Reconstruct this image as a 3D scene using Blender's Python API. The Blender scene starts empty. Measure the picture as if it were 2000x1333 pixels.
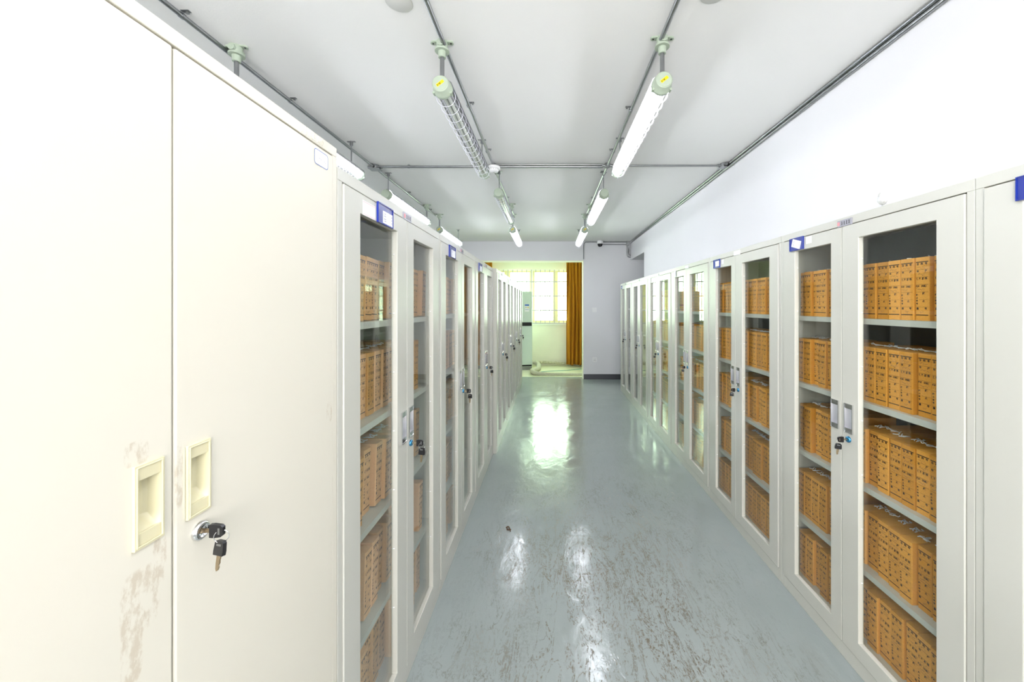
import bpy, bmesh, math, random
from mathutils import Vector, Matrix

# ------------------------------------------------------------------ camera, world, exposure
F = 746.0                      # focal length in pixels of the 2000 px wide frame
CZ = 1.44                      # camera height
sc = bpy.context.scene
C = sc.collection
cam_d = bpy.data.cameras.new('camera')
cam = bpy.data.objects.new('camera', cam_d)
C.objects.link(cam)
cam_d.sensor_width = 36.0
cam_d.lens = F / 2000 * 36.0
cam_d.shift_x = -73.5 / 2000
cam_d.shift_y = -69.5 / 2000
cam_d.clip_start = 0.02
cam.location = (0, 0, CZ)
cam.rotation_euler = (math.pi / 2, 0, 0)
sc.camera = cam

EXPOSURE = 1.65
LAMP = 23.0                    # radiance of the lit tubes
DAY = 7.5                      # radiance of the overcast sky outside
sc.view_settings.view_transform = 'Standard'
sc.view_settings.look = 'None'
sc.view_settings.exposure = EXPOSURE
sc.view_settings.gamma = 1
sc.view_settings.use_curve_mapping = False
sc.cycles.transparent_max_bounces = 24
sc.cycles.max_bounces = 10
sc.cycles.diffuse_bounces = 5
sc.cycles.glossy_bounces = 4
sc.cycles.sample_clamp_indirect = 6

w = bpy.data.worlds.new('world')
sc.world = w
w.use_nodes = True
bg = w.node_tree.nodes['Background']
bg.inputs['Strength'].default_value = DAY
# foliage-tinted daylight on the bay side (+Y), plain bright sky on the other side of the house
_nt = w.node_tree
_tc = _nt.nodes.new('ShaderNodeTexCoord'); _sp = _nt.nodes.new('ShaderNodeSeparateXYZ')
_nt.links.new(_tc.outputs['Generated'], _sp.inputs[0])
_mr = _nt.nodes.new('ShaderNodeMapRange'); _mr.inputs['From Min'].default_value = -0.3; _mr.inputs['From Max'].default_value = 0.3
_nt.links.new(_sp.outputs[1], _mr.inputs['Value'])
_mx = _nt.nodes.new('ShaderNodeMix'); _mx.data_type = 'RGBA'
_mx.inputs[6].default_value = (0.58, 0.565, 0.55, 1)
_mx.inputs[7].default_value = (0.73, 1.0, 0.70, 1)
_nt.links.new(_mr.outputs[0], _mx.inputs[0]); _nt.links.new(_mx.outputs[2], bg.inputs['Color'])

# window portal: helps the sampling of daylight through the bay window
pd = bpy.data.lights.new('daylight_portal', 'AREA')
pd.shape = 'RECTANGLE'
pd.size = 2.1
pd.size_y = 1.4
pd.cycles.is_portal = True
po = bpy.data.objects.new('daylight_portal', pd)
po.location = (-0.45, 9.5, 1.66)
po.rotation_euler = (-math.pi / 2, 0, 0)
C.objects.link(po)
pd2 = pd.copy(); pd2.size = 2.6; pd2.size_y = 1.5  # second portal, for the unseen opening added behind the viewpoint
po2 = bpy.data.objects.new('daylight_portal', pd2)
po2.location = (-0.2, -2.02, 1.65)
po2.rotation_euler = (math.pi / 2, 0, 0)
C.objects.link(po2)

# ------------------------------------------------------------------ materials
def newmat(name):
    m = bpy.data.materials.new(name)
    m.use_nodes = True
    nt = m.node_tree
    return m, nt, nt.nodes['Principled BSDF']

def mat(name, col, rough=0.5, metal=0.0, spec=0.5, noise=0.0, nscale=20.0, bump=0.0, bscale=200.0, coat=0.0):
    m, nt, b = newmat(name)
    b.inputs['Base Color'].default_value = (*col, 1)
    b.inputs['Roughness'].default_value = rough
    b.inputs['Metallic'].default_value = metal
    b.inputs['Specular IOR Level'].default_value = spec
    b.inputs['Coat Weight'].default_value = coat
    tc = nt.nodes.new('ShaderNodeTexCoord')
    if noise > 0:
        n = nt.nodes.new('ShaderNodeTexNoise')
        n.inputs['Scale'].default_value = nscale
        n.inputs['Detail'].default_value = 6
        nt.links.new(tc.outputs['Object'], n.inputs['Vector'])
        mx = nt.nodes.new('ShaderNodeMix')
        mx.data_type = 'RGBA'
        mx.inputs[6].default_value = (*[c * (1 - noise) for c in col], 1)
        mx.inputs[7].default_value = (*[min(1, c * (1 + noise)) for c in col], 1)
        nt.links.new(n.outputs['Fac'], mx.inputs[0])
        nt.links.new(mx.outputs[2], b.inputs['Base Color'])
    if bump > 0:
        n2 = nt.nodes.new('ShaderNodeTexNoise')
        n2.inputs['Scale'].default_value = bscale
        n2.inputs['Detail'].default_value = 4
        nt.links.new(tc.outputs['Object'], n2.inputs['Vector'])
        bp = nt.nodes.new('ShaderNodeBump')
        bp.inputs['Strength'].default_value = bump
        bp.inputs['Distance'].default_value = 0.002
        nt.links.new(n2.outputs['Fac'], bp.inputs['Height'])
        nt.links.new(bp.outputs['Normal'], b.inputs['Normal'])
    return m

def emis(name, col, s):
    m = bpy.data.materials.new(name)
    m.use_nodes = True
    nt = m.node_tree
    nt.nodes.remove(nt.nodes['Principled BSDF'])
    e = nt.nodes.new('ShaderNodeEmission')
    e.inputs['Color'].default_value = (*col, 1)
    e.inputs['Strength'].default_value = s
    nt.links.new(e.outputs[0], nt.nodes['Material Output'].inputs['Surface'])
    return m

def pane_mat(name, tint=(0.94, 0.962, 0.95), f0=0.04, rough=0.0):
    """a clear pane: Schlick reflection over plain transmission, the same from both sides"""
    m = bpy.data.materials.new(name)
    m.use_nodes = True
    nt = m.node_tree
    nt.nodes.remove(nt.nodes['Principled BSDF'])
    geo = nt.nodes.new('ShaderNodeNewGeometry')
    dot = nt.nodes.new('ShaderNodeVectorMath'); dot.operation = 'DOT_PRODUCT'
    nt.links.new(geo.outputs['Normal'], dot.inputs[0])
    nt.links.new(geo.outputs['Incoming'], dot.inputs[1])
    def M(op, a, b=None):
        n = nt.nodes.new('ShaderNodeMath'); n.operation = op
        for i, v in enumerate((a, b)):
            if v is None: continue
            if isinstance(v, (int, float)): n.inputs[i].default_value = v
            else: nt.links.new(v, n.inputs[i])
        return n.outputs[0]
    c = M('ABSOLUTE', dot.outputs['Value'])
    f = M('ADD', M('MULTIPLY', M('POWER', M('SUBTRACT', 1.0, c), 5.0), 1 - f0), f0)
    tr = nt.nodes.new('ShaderNodeBsdfTransparent'); tr.inputs['Color'].default_value = (*tint, 1)
    gl = nt.nodes.new('ShaderNodeBsdfGlossy'); gl.inputs['Roughness'].default_value = rough
    gl.inputs['Color'].default_value = (1, 1, 1, 1)
    mx = nt.nodes.new('ShaderNodeMixShader')
    nt.links.new(f, mx.inputs['Fac'])
    nt.links.new(tr.outputs[0], mx.inputs[1]); nt.links.new(gl.outputs[0], mx.inputs[2])
    nt.links.new(mx.outputs[0], nt.nodes['Material Output'].inputs['Surface'])
    return m

def floor_mat():
    m, nt, b = newmat('grey_epoxy')
    N, L = nt.nodes, nt.links
    tc = N.new('ShaderNodeTexCoord')
    def mp(scale, rot=0.0, loc=(0, 0, 0)):
        n = N.new('ShaderNodeMapping')
        n.inputs['Scale'].default_value = scale
        n.inputs['Rotation'].default_value = (0, 0, rot)
        n.inputs['Location'].default_value = loc
        L.new(tc.outputs['Object'], n.inputs['Vector'])
        return n.outputs[0]
    def noise(vec, s, det=4, rough=0.5, dist=0.0):
        n = N.new('ShaderNodeTexNoise')
        n.inputs['Scale'].default_value = s; n.inputs['Detail'].default_value = det
        n.inputs['Roughness'].default_value = rough; n.inputs['Distortion'].default_value = dist
        L.new(vec, n.inputs['Vector'])
        return n.outputs['Fac']
    def M(op, a, b_=None, clamp=False):
        n = N.new('ShaderNodeMath'); n.operation = op; n.use_clamp = clamp
        for i, v in enumerate((a, b_)):
            if v is None: continue
            if isinstance(v, (int, float)): n.inputs[i].default_value = v
            else: L.new(v, n.inputs[i])
        return n.outputs[0]
    def ramp(x, a, b_, ya=0.0, yb=1.0):
        n = N.new('ShaderNodeMapRange')
        n.interpolation_type = 'SMOOTHSTEP'
        n.inputs['From Min'].default_value = a; n.inputs['From Max'].default_value = b_
        n.inputs['To Min'].default_value = ya; n.inputs['To Max'].default_value = yb
        L.new(x, n.inputs['Value'])
        return n.outputs[0]
    def mix(f, a, b_):
        n = N.new('ShaderNodeMix'); n.data_type = 'RGBA'
        L.new(f, n.inputs[0])
        for i, v in ((6, a), (7, b_)):
            if isinstance(v, tuple): n.inputs[i].default_value = (*v, 1)
            else: L.new(v, n.inputs[i])
        return n.outputs[2]
    # base tone with faint clouds
    base = mix(noise(mp((1, 1, 1)), 2.2, 5), (0.255, 0.29, 0.29), (0.31, 0.345, 0.34))
    # scuffs: thin contour lines of stretched noise, several directions, broken up by masks
    def scuff(scale, rot, s, width, m_s, lo, hi, loc):
        v = noise(mp(scale, rot, loc), s, 5, 0.62, 1.7)
        line = ramp(M('ABSOLUTE', M('SUBTRACT', v, 0.5)), 0.0, width, 1.0, 0.0)
        brk = ramp(noise(mp((1, .6, 1), rot, (loc[1], loc[0], 3)), m_s, 3), lo, hi)
        grit = ramp(noise(mp((1, 1, 1), 0, loc), 70, 3, 0.7), 0.42, 0.52)
        return M('MULTIPLY', M('MULTIPLY', line, brk), grit)
    s1 = scuff((1.0, 0.26, 1), math.radians(-24), 7, 0.020, 2.6, 0.40, 0.50, (3, 1, 0))
    s2 = scuff((1.0, 0.20, 1), math.radians(12), 9, 0.018, 2.2, 0.42, 0.50, (7, 5, 0))
    s3 = scuff((1.0, 0.25, 1), math.radians(55), 8, 0.016, 2.8, 0.46, 0.54, (1, 9, 0))
    s4 = scuff((1.0, 0.30, 1), math.radians(-50), 13, 0.017, 3.5, 0.44, 0.52, (13, 2, 0))
    smear = M('MULTIPLY', ramp(noise(mp((1, .45, 1), math.radians(-15), (2, 2, 0)), 3.5, 8, 0.75), 0.52, 0.68), 0.35)
    grit2 = ramp(noise(mp((1, 1, 1)), 60, 4, 0.8), 0.42, 0.62)
    smear = M('MULTIPLY', smear, grit2)
    tot = M('ADD', M('ADD', M('ADD', s1, s2), M('ADD', s3, s4)), smear, True)
    # wear lies where people walk: the middle of the aisle
    sep = N.new('ShaderNodeSeparateXYZ'); L.new(tc.outputs['Object'], sep.inputs[0])
    wob = M('MULTIPLY', M('SUBTRACT', noise(mp((1, 1, 1)), 1.7, 2), 0.5), 0.9)
    xx = M('ADD', M('SUBTRACT', sep.outputs[0], 0.30), wob)
    lane = ramp(M('ABSOLUTE', xx), 0.25, 0.95, 1.0, 0.0)
    far = ramp(M('ADD', sep.outputs[1], wob), 1.9, 3.6, 1.0, 0.12)
    tot = M('MULTIPLY', M('MULTIPLY', tot, lane), M('MULTIPLY', far, 0.95))
    col = mix(M('MULTIPLY', tot, 0.92), base, (0.10, 0.072, 0.038))
    L.new(col, b.inputs['Base Color'])
    # gloss
    rn = noise(mp((1, 1, 1)), 5, 5, 0.6)
    r = M('ADD', ramp(rn, 0.35, 0.65, 0.09, 0.20), M('MULTIPLY', tot, 0.3))
    L.new(r, b.inputs['Roughness'])
    b.inputs['Specular IOR Level'].default_value = 0.58
    bp = N.new('ShaderNodeBump'); bp.inputs['Strength'].default_value = 0.22; bp.inputs['Distance'].default_value = 0.010
    L.new(noise(mp((1, .7, 1)), 9, 4, 0.55, 0.8), bp.inputs['Height'])
    bp2 = N.new('ShaderNodeBump'); bp2.inputs['Strength'].default_value = 0.10; bp2.inputs['Distance'].default_value = 0.002
    L.new(noise(mp((1, 1, 1)), 120, 3), bp2.inputs['Height'])
    L.new(bp.outputs[0], bp2.inputs['Normal'])
    L.new(bp2.outputs[0], b.inputs['Normal'])
    return m

def kraft_mat(name, a, b2):
    m, nt, b = newmat(name)
    N, L = nt.nodes, nt.links
    oi = N.new('ShaderNodeObjectInfo')
    mx = N.new('ShaderNodeMix'); mx.data_type = 'RGBA'
    mx.inputs[6].default_value = (*a, 1); mx.inputs[7].default_value = (*b2, 1)
    L.new(oi.outputs['Random'], mx.inputs[0])
    tc = N.new('ShaderNodeTexCoord')
    n = N.new('ShaderNodeTexNoise'); n.inputs['Scale'].default_value = 260; n.inputs['Detail'].default_value = 5
    L.new(tc.outputs['Object'], n.inputs['Vector'])
    mr = N.new('ShaderNodeMapRange'); mr.inputs['To Min'].default_value = 0.78; mr.inputs['To Max'].default_value = 1.2
    L.new(n.outputs['Fac'], mr.inputs['Value'])
    m2 = N.new('ShaderNodeVectorMath'); m2.operation = 'SCALE'
    L.new(mx.outputs[2], m2.inputs[0]); L.new(mr.outputs[0], m2.inputs['Scale'])
    L.new(m2.outputs[0], b.inputs['Base Color'])
    b.inputs['Roughness'].default_value = 0.8
    b.inputs['Specular IOR Level'].default_value = 0.25
    return m

def stained_mat():
    """cream enamel with rubbed brown finger marks around the pulls (object space: origin at the cabinet foot)"""
    m, nt, b = newmat('cream_enamel_stained')
    N, L = nt.nodes, nt.links
    tc = N.new('ShaderNodeTexCoord')
    sep = N.new('ShaderNodeSeparateXYZ'); L.new(tc.outputs['Object'], sep.inputs[0])
    def M(op, a, b_=None, clamp=False):
        n = N.new('ShaderNodeMath'); n.operation = op; n.use_clamp = clamp
        for i, v in enumerate((a, b_)):
            if v is None: continue
            if isinstance(v, (int, float)): n.inputs[i].default_value = v
            else: L.new(v, n.inputs[i])
        return n.outputs[0]
    def ramp(x, a, b_, ya=0.0, yb=1.0):
        n = N.new('ShaderNodeMapRange'); n.interpolation_type = 'SMOOTHSTEP'
        n.inputs['From Min'].default_value = a; n.inputs['From Max'].default_value = b_
        n.inputs['To Min'].default_value = ya; n.inputs['To Max'].default_value = yb
        L.new(x, n.inputs['Value']); return n.outputs[0]
    def blob(y, z, ry, rz):
        dy = M('DIVIDE', M('SUBTRACT', sep.outputs[1], y), ry)
        dz = M('DIVIDE', M('SUBTRACT', sep.outputs[2], z), rz)
        d = M('ADD', M('POWER', M('ABSOLUTE', dy), 4.0), M('POWER', M('ABSOLUTE', dz), 4.0))
        return ramp(d, 0.5, 1.1, 1.0, 0.0)
    n1 = N.new('ShaderNodeTexNoise'); n1.inputs['Scale'].default_value = 55; n1.inputs['Detail'].default_value = 8
    n1.inputs['Roughness'].default_value = 0.7
    mp = N.new('ShaderNodeMapping'); mp.inputs['Scale'].default_value = (1, 1.3, 0.6); mp.inputs['Rotation'].default_value = (0.25, 0, 0)
    L.new(tc.outputs['Object'], mp.inputs['Vector']); L.new(mp.outputs[0], n1.inputs['Vector'])
    br = ramp(n1.outputs['Fac'], 0.44, 0.60)
    bl = M('ADD', M('ADD', blob(0.398, 1.244, 0.016, 0.017), blob(0.428, 1.083, 0.010, 0.035)),
           M('ADD', M('ADD', blob(0.403, 1.045, 0.026, 0.045), blob(0.456, 1.19, 0.006, 0.05)),
             M('ADD', blob(0.392, 0.985, 0.014, 0.045), blob(0.84, 1.175, 0.012, 0.025))), True)
    f = M('MULTIPLY', M('MULTIPLY', bl, br), 0.45)
    mx = N.new('ShaderNodeMix'); mx.data_type = 'RGBA'
    mx.inputs[6].default_value = (0.69, 0.662, 0.575, 1); mx.inputs[7].default_value = (0.42, 0.33, 0.22, 1)
    L.new(f, mx.inputs[0]); L.new(mx.outputs[2], b.inputs['Base Color'])
    b.inputs['Roughness'].default_value = 0.38
    b.inputs['Specular IOR Level'].default_value = 0.4
    return m

MT = {}
MT['enamel'] = mat('light_grey_enamel', (0.54, 0.54, 0.49), 0.30, 0, 0.5, bump=0.06, bscale=900)
MT['inner'] = mat('cabinet_back_shade', (0.10, 0.102, 0.10), 0.6)  # back panel colour darkened to paint in the shade inside the cabinets
MT['cream'] = stained_mat()
MT['cream_plain'] = mat('cream_enamel', (0.69, 0.662, 0.575), 0.38, 0, 0.4)
MT['pull'] = mat('cream_plastic', (0.66, 0.62, 0.42), 0.35)
MT['gap'] = mat('dark_gap', (0.10, 0.075, 0.04), 0.8)
MT['glass'] = pane_mat('cabinet_glass')
MT['winglass'] = pane_mat('window_glass', (0.98, 0.99, 0.98))
MT['tubeglass'] = pane_mat('tube_glass', (0.97, 0.98, 0.98), 0.03)
MT['chrome'] = mat('chrome', (0.75, 0.75, 0.76), 0.16, 1)
MT['brushed'] = mat('brushed_steel', (0.80, 0.80, 0.86), 0.35, 0.55)
MT['lockblue'] = mat('blue_film_lock', (0.04, 0.20, 0.36), 0.25, 0.6)
MT['black'] = mat('black_plastic', (0.012, 0.012, 0.014), 0.28)
MT['brass'] = mat('nickel_key', (0.45, 0.36, 0.24), 0.35, 1)
MT['kraft_r'] = kraft_mat('kraft_board', (0.60, 0.265, 0.036), (0.80, 0.38, 0.07))
MT['kraft_l'] = kraft_mat('kraft_board_pale', (0.60, 0.32, 0.10), (0.84, 0.50, 0.28))
MT['ink'] = mat('black_ink', (0.022, 0.014, 0.014), 0.8)
MT['pen'] = mat('pen_ink', (0.16, 0.10, 0.05), 0.8)
MT['tie'] = mat('white_cotton_tie', (0.85, 0.85, 0.83), 0.9)
MT['blue'] = mat('blue_plastic', (0.010, 0.028, 0.26), 0.25)
MT['paper'] = mat('white_paper', (0.86, 0.87, 0.90), 0.6)
MT['greyink'] = mat('grey_print', (0.38, 0.38, 0.50), 0.8)
MT['redink'] = mat('red_print', (0.80, 0.28, 0.30), 0.8)
MT['blueink'] = mat('blue_print', (0.04, 0.14, 0.50), 0.7)
MT['plate'] = mat('plate_foil', (0.34, 0.34, 0.38), 0.3, 0.3)
MT['whiteplastic'] = mat('white_plastic', (0.83, 0.83, 0.84), 0.35)
MT['wall'] = mat('white_wall_paint', (0.74, 0.74, 0.765), 0.9, 0, 0.2, 0.02, 3, 0.25, 220)
MT['ceil'] = mat('ceiling_paint', (0.84, 0.84, 0.83), 0.9, 0, 0.2, 0.02, 2, 0.2, 160)
MT['bay'] = mat('bay_wall_paint', (0.86, 0.84, 0.73), 0.85, 0, 0.2, 0.03, 4)
MT['base'] = mat('grey_skirting', (0.055, 0.058, 0.07), 0.4)
MT['tile'] = mat('cream_floor_tile', (0.78, 0.78, 0.60), 0.3)
MT['winframe'] = mat('beige_window_frame', (0.74, 0.66, 0.38), 0.4)
MT['winwhite'] = mat('white_window_frame', (0.80, 0.82, 0.74), 0.4)
MT['bars'] = mat('window_bar_steel', (0.42, 0.40, 0.43), 0.4, 0.2)
MT['curtain'] = mat('mustard_cloth', (0.46, 0.185, 0.014), 0.85, 0, 0.15, 0.12, 60)
MT['green'] = mat('pale_green_casting', (0.38, 0.45, 0.36), 0.4)
MT['galv'] = mat('galvanised_pipe', (0.34, 0.35, 0.36), 0.28, 1, noise=0.2, nscale=14)
MT['dark'] = mat('dark_hole', (0.02, 0.02, 0.02), 0.8)
MT['reflector'] = mat('lamp_reflector', (0.50, 0.50, 0.53), 0.30, 0.6)
MT['wire'] = mat('white_cage_wire', (0.85, 0.85, 0.95), 0.35)
MT['lit'] = emis('lit_tube', (0.90, 0.92, 1.0), LAMP)
MT['unlit'] = mat('unlit_tube', (0.75, 0.77, 0.72), 0.25)
MT['yellow'] = mat('yellow_sticker', (0.95, 0.68, 0.0), 0.5)
MT['acwhite'] = mat('air_conditioner_white', (0.62, 0.72, 0.66), 0.3)
MT['acband'] = mat('black_band', (0.02, 0.02, 0.022), 0.15)
MT['wrap'] = mat('pipe_wrap', (0.52, 0.51, 0.40), 0.8, noise=0.25, nscale=30)
MT['duct'] = mat('ribbed_duct', (0.58, 0.56, 0.40), 0.6)
MT['cable'] = mat('teal_cable', (0.12, 0.32, 0.33), 0.5)
MT['leafmark'] = mat('brown_litter', (0.10, 0.05, 0.025), 0.8)
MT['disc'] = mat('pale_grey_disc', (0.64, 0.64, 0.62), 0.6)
MT['smoked'] = mat('smoked_dome', (0.015, 0.015, 0.017), 0.08)
MT['floor'] = floor_mat()

# ------------------------------------------------------------------ mesh helper
class MB:
    def __init__(s):
        s.v, s.f, s.m, s.sm = [], [], [], []
    def add(s, vs, fs, mi=0, smooth=False):
        o = len(s.v)
        s.v += [tuple(v) for v in vs]
        s.f += [tuple(i + o for i in f) for f in fs]
        s.m += [mi] * len(fs)
        s.sm += [smooth] * len(fs)
        return s
    def box(s, a, b, mi=0, M=None):
        x0, y0, z0 = a; x1, y1, z1 = b
        vs = [Vector(p) for p in ((x0, y0, z0), (x1, y0, z0), (x1, y1, z0), (x0, y1, z0), (x0, y0, z1), (x1, y0, z1), (x1, y1, z1), (x0, y1, z1))]
        if M: vs = [M @ v for v in vs]
        return s.add(vs, [(0, 3, 2, 1), (4, 5, 6, 7), (0, 1, 5, 4), (1, 2, 6, 5), (2, 3, 7, 6), (3, 0, 4, 7)], mi)
    def tube(s, pts, r, n=10, mi=0, cap=True, closed=False):
        pts = [Vector(p) for p in pts]
        rs = r if isinstance(r, (list, tuple)) else [r] * len(pts)
        rings = []
        up = None
        k = len(pts)
        for i, p in enumerate(pts):
            if closed: t = pts[(i + 1) % k] - pts[i - 1]
            elif i == 0: t = pts[1] - p
            elif i == k - 1: t = p - pts[i - 1]
            else: t = (pts[i + 1] - p).normalized() + (p - pts[i - 1]).normalized()
            t.normalize()
            if up is None:
                up = Vector((0, 0, 1)) if abs(t.z) < 0.9 else Vector((1, 0, 0))
            a = (up - t * up.dot(t)).normalized()
            up = a
            b = t.cross(a)
            rings.append([p + (a * math.cos(q) + b * math.sin(q)) * rs[i] for q in [2 * math.pi * j / n for j in range(n)]])
        vs = [v for rg in rings for v in rg]
        fs = []
        for i in range(k if closed else k - 1):
            i2 = (i + 1) % k
            for j in range(n):
                fs.append((i * n + j, i * n + (j + 1) % n, i2 * n + (j + 1) % n, i2 * n + j))
        s.add(vs, fs, mi, True)
        if cap and not closed:
            s.add(rings[0], [tuple(range(n))], mi); s.add(rings[-1], [tuple(range(n))], mi)
        return s
    def lathe(s, prof, c, ax='z', n=24, mi=0, smooth=True, M=None):
        """prof: (radius, height) pairs turned round an axis through c"""
        vs = []
        for r, h in prof:
            for j in range(n):
                q = 2 * math.pi * j / n
                a, b = r * math.cos(q), r * math.sin(q)
                p = {'z': (a, b, h), 'y': (a, h, b), 'x': (h, a, b)}[ax]
                p = Vector(p)
                if M: p = M @ p
                vs.append(p + Vector(c))
        fs = []
        for i in range(len(prof) - 1):
            for j in range(n):
                fs.append((i * n + j, i * n + (j + 1) % n, (i + 1) * n + (j + 1) % n, (i + 1) * n + j))
        s.add(vs, fs, mi, smooth)
        for i in (0, len(prof) - 1):
            if prof[i][0] > 1e-6: s.add(vs[i * n:(i + 1) * n], [tuple(range(n))], mi)
        return s
    def mesh(s, name, mats, weld=False):
        me = bpy.data.meshes.new(name)
        me.from_pydata(s.v, [], s.f)
        for mm in mats: me.materials.append(mm)
        for p, mi, sm in zip(me.polygons, s.m, s.sm):
            p.material_index = mi; p.use_smooth = sm
        bm = bmesh.new(); bm.from_mesh(me)
        if weld: bmesh.ops.remove_doubles(bm, verts=bm.verts, dist=1e-5)
        bmesh.ops.recalc_face_normals(bm, faces=bm.faces)
        bm.to_mesh(me); bm.free()
        return me
    def build(s, name, mats, parent=None, loc=(0, 0, 0), weld=False, bevel=0):
        if not isinstance(mats, (list, tuple)): mats = [mats]
        o = bpy.data.objects.new(name, s.mesh(name, mats, weld))
        C.objects.link(o)
        o.location = loc
        if parent: o.parent = parent
        if bevel:
            md = o.modifiers.new('bevel', 'BEVEL'); md.width = bevel; md.segments = 2; md.limit_method = 'ANGLE'
        return o

def tag(o, label=None, cat=None, group=None, kind=None):
    if label: o['label'] = label
    if cat: o['category'] = cat
    if group: o['group'] = group
    if kind: o['kind'] = kind
    return o

def empty(name, loc=(0, 0, 0)):
    o = bpy.data.objects.new(name, None); C.objects.link(o); o.location = loc
    o.empty_display_size = 0.05
    return o

def copy_tree(o, parent=None):
    c = o.copy(); C.objects.link(c)
    if parent: c.parent = parent
    for ch in [x for x in kids.get(o.name, [])]:
        copy_tree(ch, c)
    return c
kids = {}
def index_kids():
    kids.clear()
    for o in C.objects:
        if o.parent: kids.setdefault(o.parent.name, []).append(o)

def struct(name, m, a, b, **k):
    mb = MB(); mb.box(a, b)
    return tag(mb.build(name, m), kind='structure')

# glyphs: the bundled interface font, turned into flat meshes
GL = {}
def glyphs(txt, size):
    key = (txt, size)
    if key not in GL:
        cu = bpy.data.curves.new('t', 'FONT'); cu.body = txt; cu.size = size
        cu.resolution_u = 1; cu.offset = size * .04; cu.align_x = 'CENTER'; cu.align_y = 'CENTER'
        ob = bpy.data.objects.new('t', cu); C.objects.link(ob)
        dg = bpy.context.evaluated_depsgraph_get()
        me = bpy.data.meshes.new_from_object(ob.evaluated_get(dg))
        GL[key] = ([tuple(v.co) for v in me.vertices], [tuple(p.vertices) for p in me.polygons])
        bpy.data.objects.remove(ob); bpy.data.curves.remove(cu); bpy.data.meshes.remove(me)
    return GL[key]
def put_text(mb, txt, size, origin, U, V, mi, N=Vector((0, 0, 0))):
    vs, fs = glyphs(txt, size)
    U, V, origin = Vector(U), Vector(V), Vector(origin)
    mb.add([origin + U * x + V * y for x, y, z in vs], fs, mi)

# ------------------------------------------------------------------ the room
CEIL = 2.69; RW = 1.575; BW = 7.45; BT = 7.70; WY = 9.20; SOF = 2.32; LW = -3.0; NW = -1.9
RE = 6.37
struct('floor', MT['floor'], (LW, NW, -0.08), (2.75, BT, 0))
struct('floor_bay', MT['tile'], (-2.4, BT, -0.08), (1.35, WY + .2, 0.0))
struct('ceiling', MT['ceil'], (LW, NW, CEIL), (2.75, BT, CEIL + .1))
struct('ceiling_bay', MT['bay'], (-2.4, BT, CEIL), (1.35, WY + .2, CEIL + .1))
struct('wall_left', MT['wall'], (LW - .1, NW, 0), (LW, BW, CEIL))
# wall behind the viewpoint, with a wide opening added to brighten the near end
struct('wall_near_below', MT['wall'], (LW, NW - .1, 0), (RW, NW, .9))
struct('wall_near_above', MT['wall'], (LW, NW - .1, 2.4), (RW, NW, CEIL))
struct('wall_near_left', MT['wall'], (LW, NW - .1, .9), (-1.5, NW, 2.4))
struct('wall_near_right', MT['wall'], (1.1, NW - .1, .9), (RW, NW, 2.4))
struct('wall_right', MT['wall'], (RW, NW, 0), (2.75, RE, CEIL))
struct('wall_right_beam', MT['wall'], (RW, RE, SOF + .01), (2.75, BW, CEIL))
struct('wall_recess', MT['wall'], (2.65, RE, 0), (2.75, BW, SOF + .01))
# back wall: pier to the right of the opening, beam over it, stub at the far left
struct('wall_back', MT['wall'], (0.664, BW, 0), (2.75, BT, CEIL))
struct('wall_back_beam', MT['wall'], (-2.2, BW, SOF), (0.664, BT, CEIL))
struct('wall_back_left', MT['wall'], (LW, BW, 0), (-2.2, BT, CEIL))
mb = MB(); mb.box((0.664, BW - .012, 0), (2.65, BW, .10)); tag(mb.build('baseboard_back', MT['base']), kind='structure')
mb = MB(); mb.box((RW - .002, RE + .001, 0), (2.65, RE + .012, .10)); tag(mb.build('baseboard_recess', MT['base']), kind='structure')
# bay walls
WX0, WX1, WZ0, WZ1 = -1.46, 0.58, 0.996, 2.31
struct('wall_bay_left', MT['bay'], (-2.4, BT, 0), (-2.3, WY, CEIL))
struct('wall_bay_right', MT['bay'], (1.25, BT, 0), (1.35, WY, CEIL))
struct('wall_bay_below', MT['bay'], (-2.4, WY, 0), (1.35, WY + .2, WZ0))
struct('wall_bay_above', MT['bay'], (-2.4, WY, WZ1), (1.35, WY + .2, CEIL))
struct('wall_bay_side_left', MT['bay'], (-2.4, WY, WZ0), (WX0, WY + .2, WZ1))
struct('wall_bay_side_right', MT['bay'], (WX1, WY, WZ0), (1.35, WY + .2, WZ1))
struct('trim_jamb', MT['bay'], (0.652, BW + .004, 0), (0.664, BT, SOF))
struct('trim_soffit', MT['bay'], (-2.2, BW + .004, SOF - .012), (0.664, BT, SOF))

# window: white outer frame, beige sliding sashes, steel bars outside
win = empty('window_1', (-.44, WY, WZ0)); tag(win, kind='structure')
def wpart(mb, name, m):
    o = mb.build(name, m); o.parent = win; o.matrix_parent_inverse = Matrix.Translation((.44, -WY, -WZ0)); return o
mb = MB(); t = .03; y0, y1 = WY + .03, WY + .09
mb.box((WX0, y0, WZ0), (WX1, y1, WZ0 + t)); mb.box((WX0, y0, WZ1 - t), (WX1, y1, WZ1))
mb.box((WX0, y0, WZ0), (WX0 + t, y1, WZ1)); mb.box((WX1 - t, y0, WZ0), (WX1, y1, WZ1))
mb.box((-.455, y0 - .006, WZ0), (-.405, y1, WZ1))
wpart(mb, 'window_frame', MT['winwhite'])
def sash(xa, xb, y, sl, sr):
    mb = MB(); h0, h1 = WZ0 + t, WZ1 - t
    mb.box((xa, y, h0), (xa + sl, y + .025, h1)); mb.box((xb - sr, y, h0), (xb, y + .025, h1))
    mb.box((xa + sl, y, h0), (xb - sr, y + .025, h0 + .05)); mb.box((xa + sl, y, h1 - .04), (xb - sr, y + .025, h1))
    f = wpart(mb, 'window_sash', MT['winframe'])
    mb = MB(); mb.box((xa + sl, y + .010, h0 + .05), (xb - sr, y + .014, h1 - .04))
    p = mb.build('window_pane', MT['winglass']); p.parent = f
    return f
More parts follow.
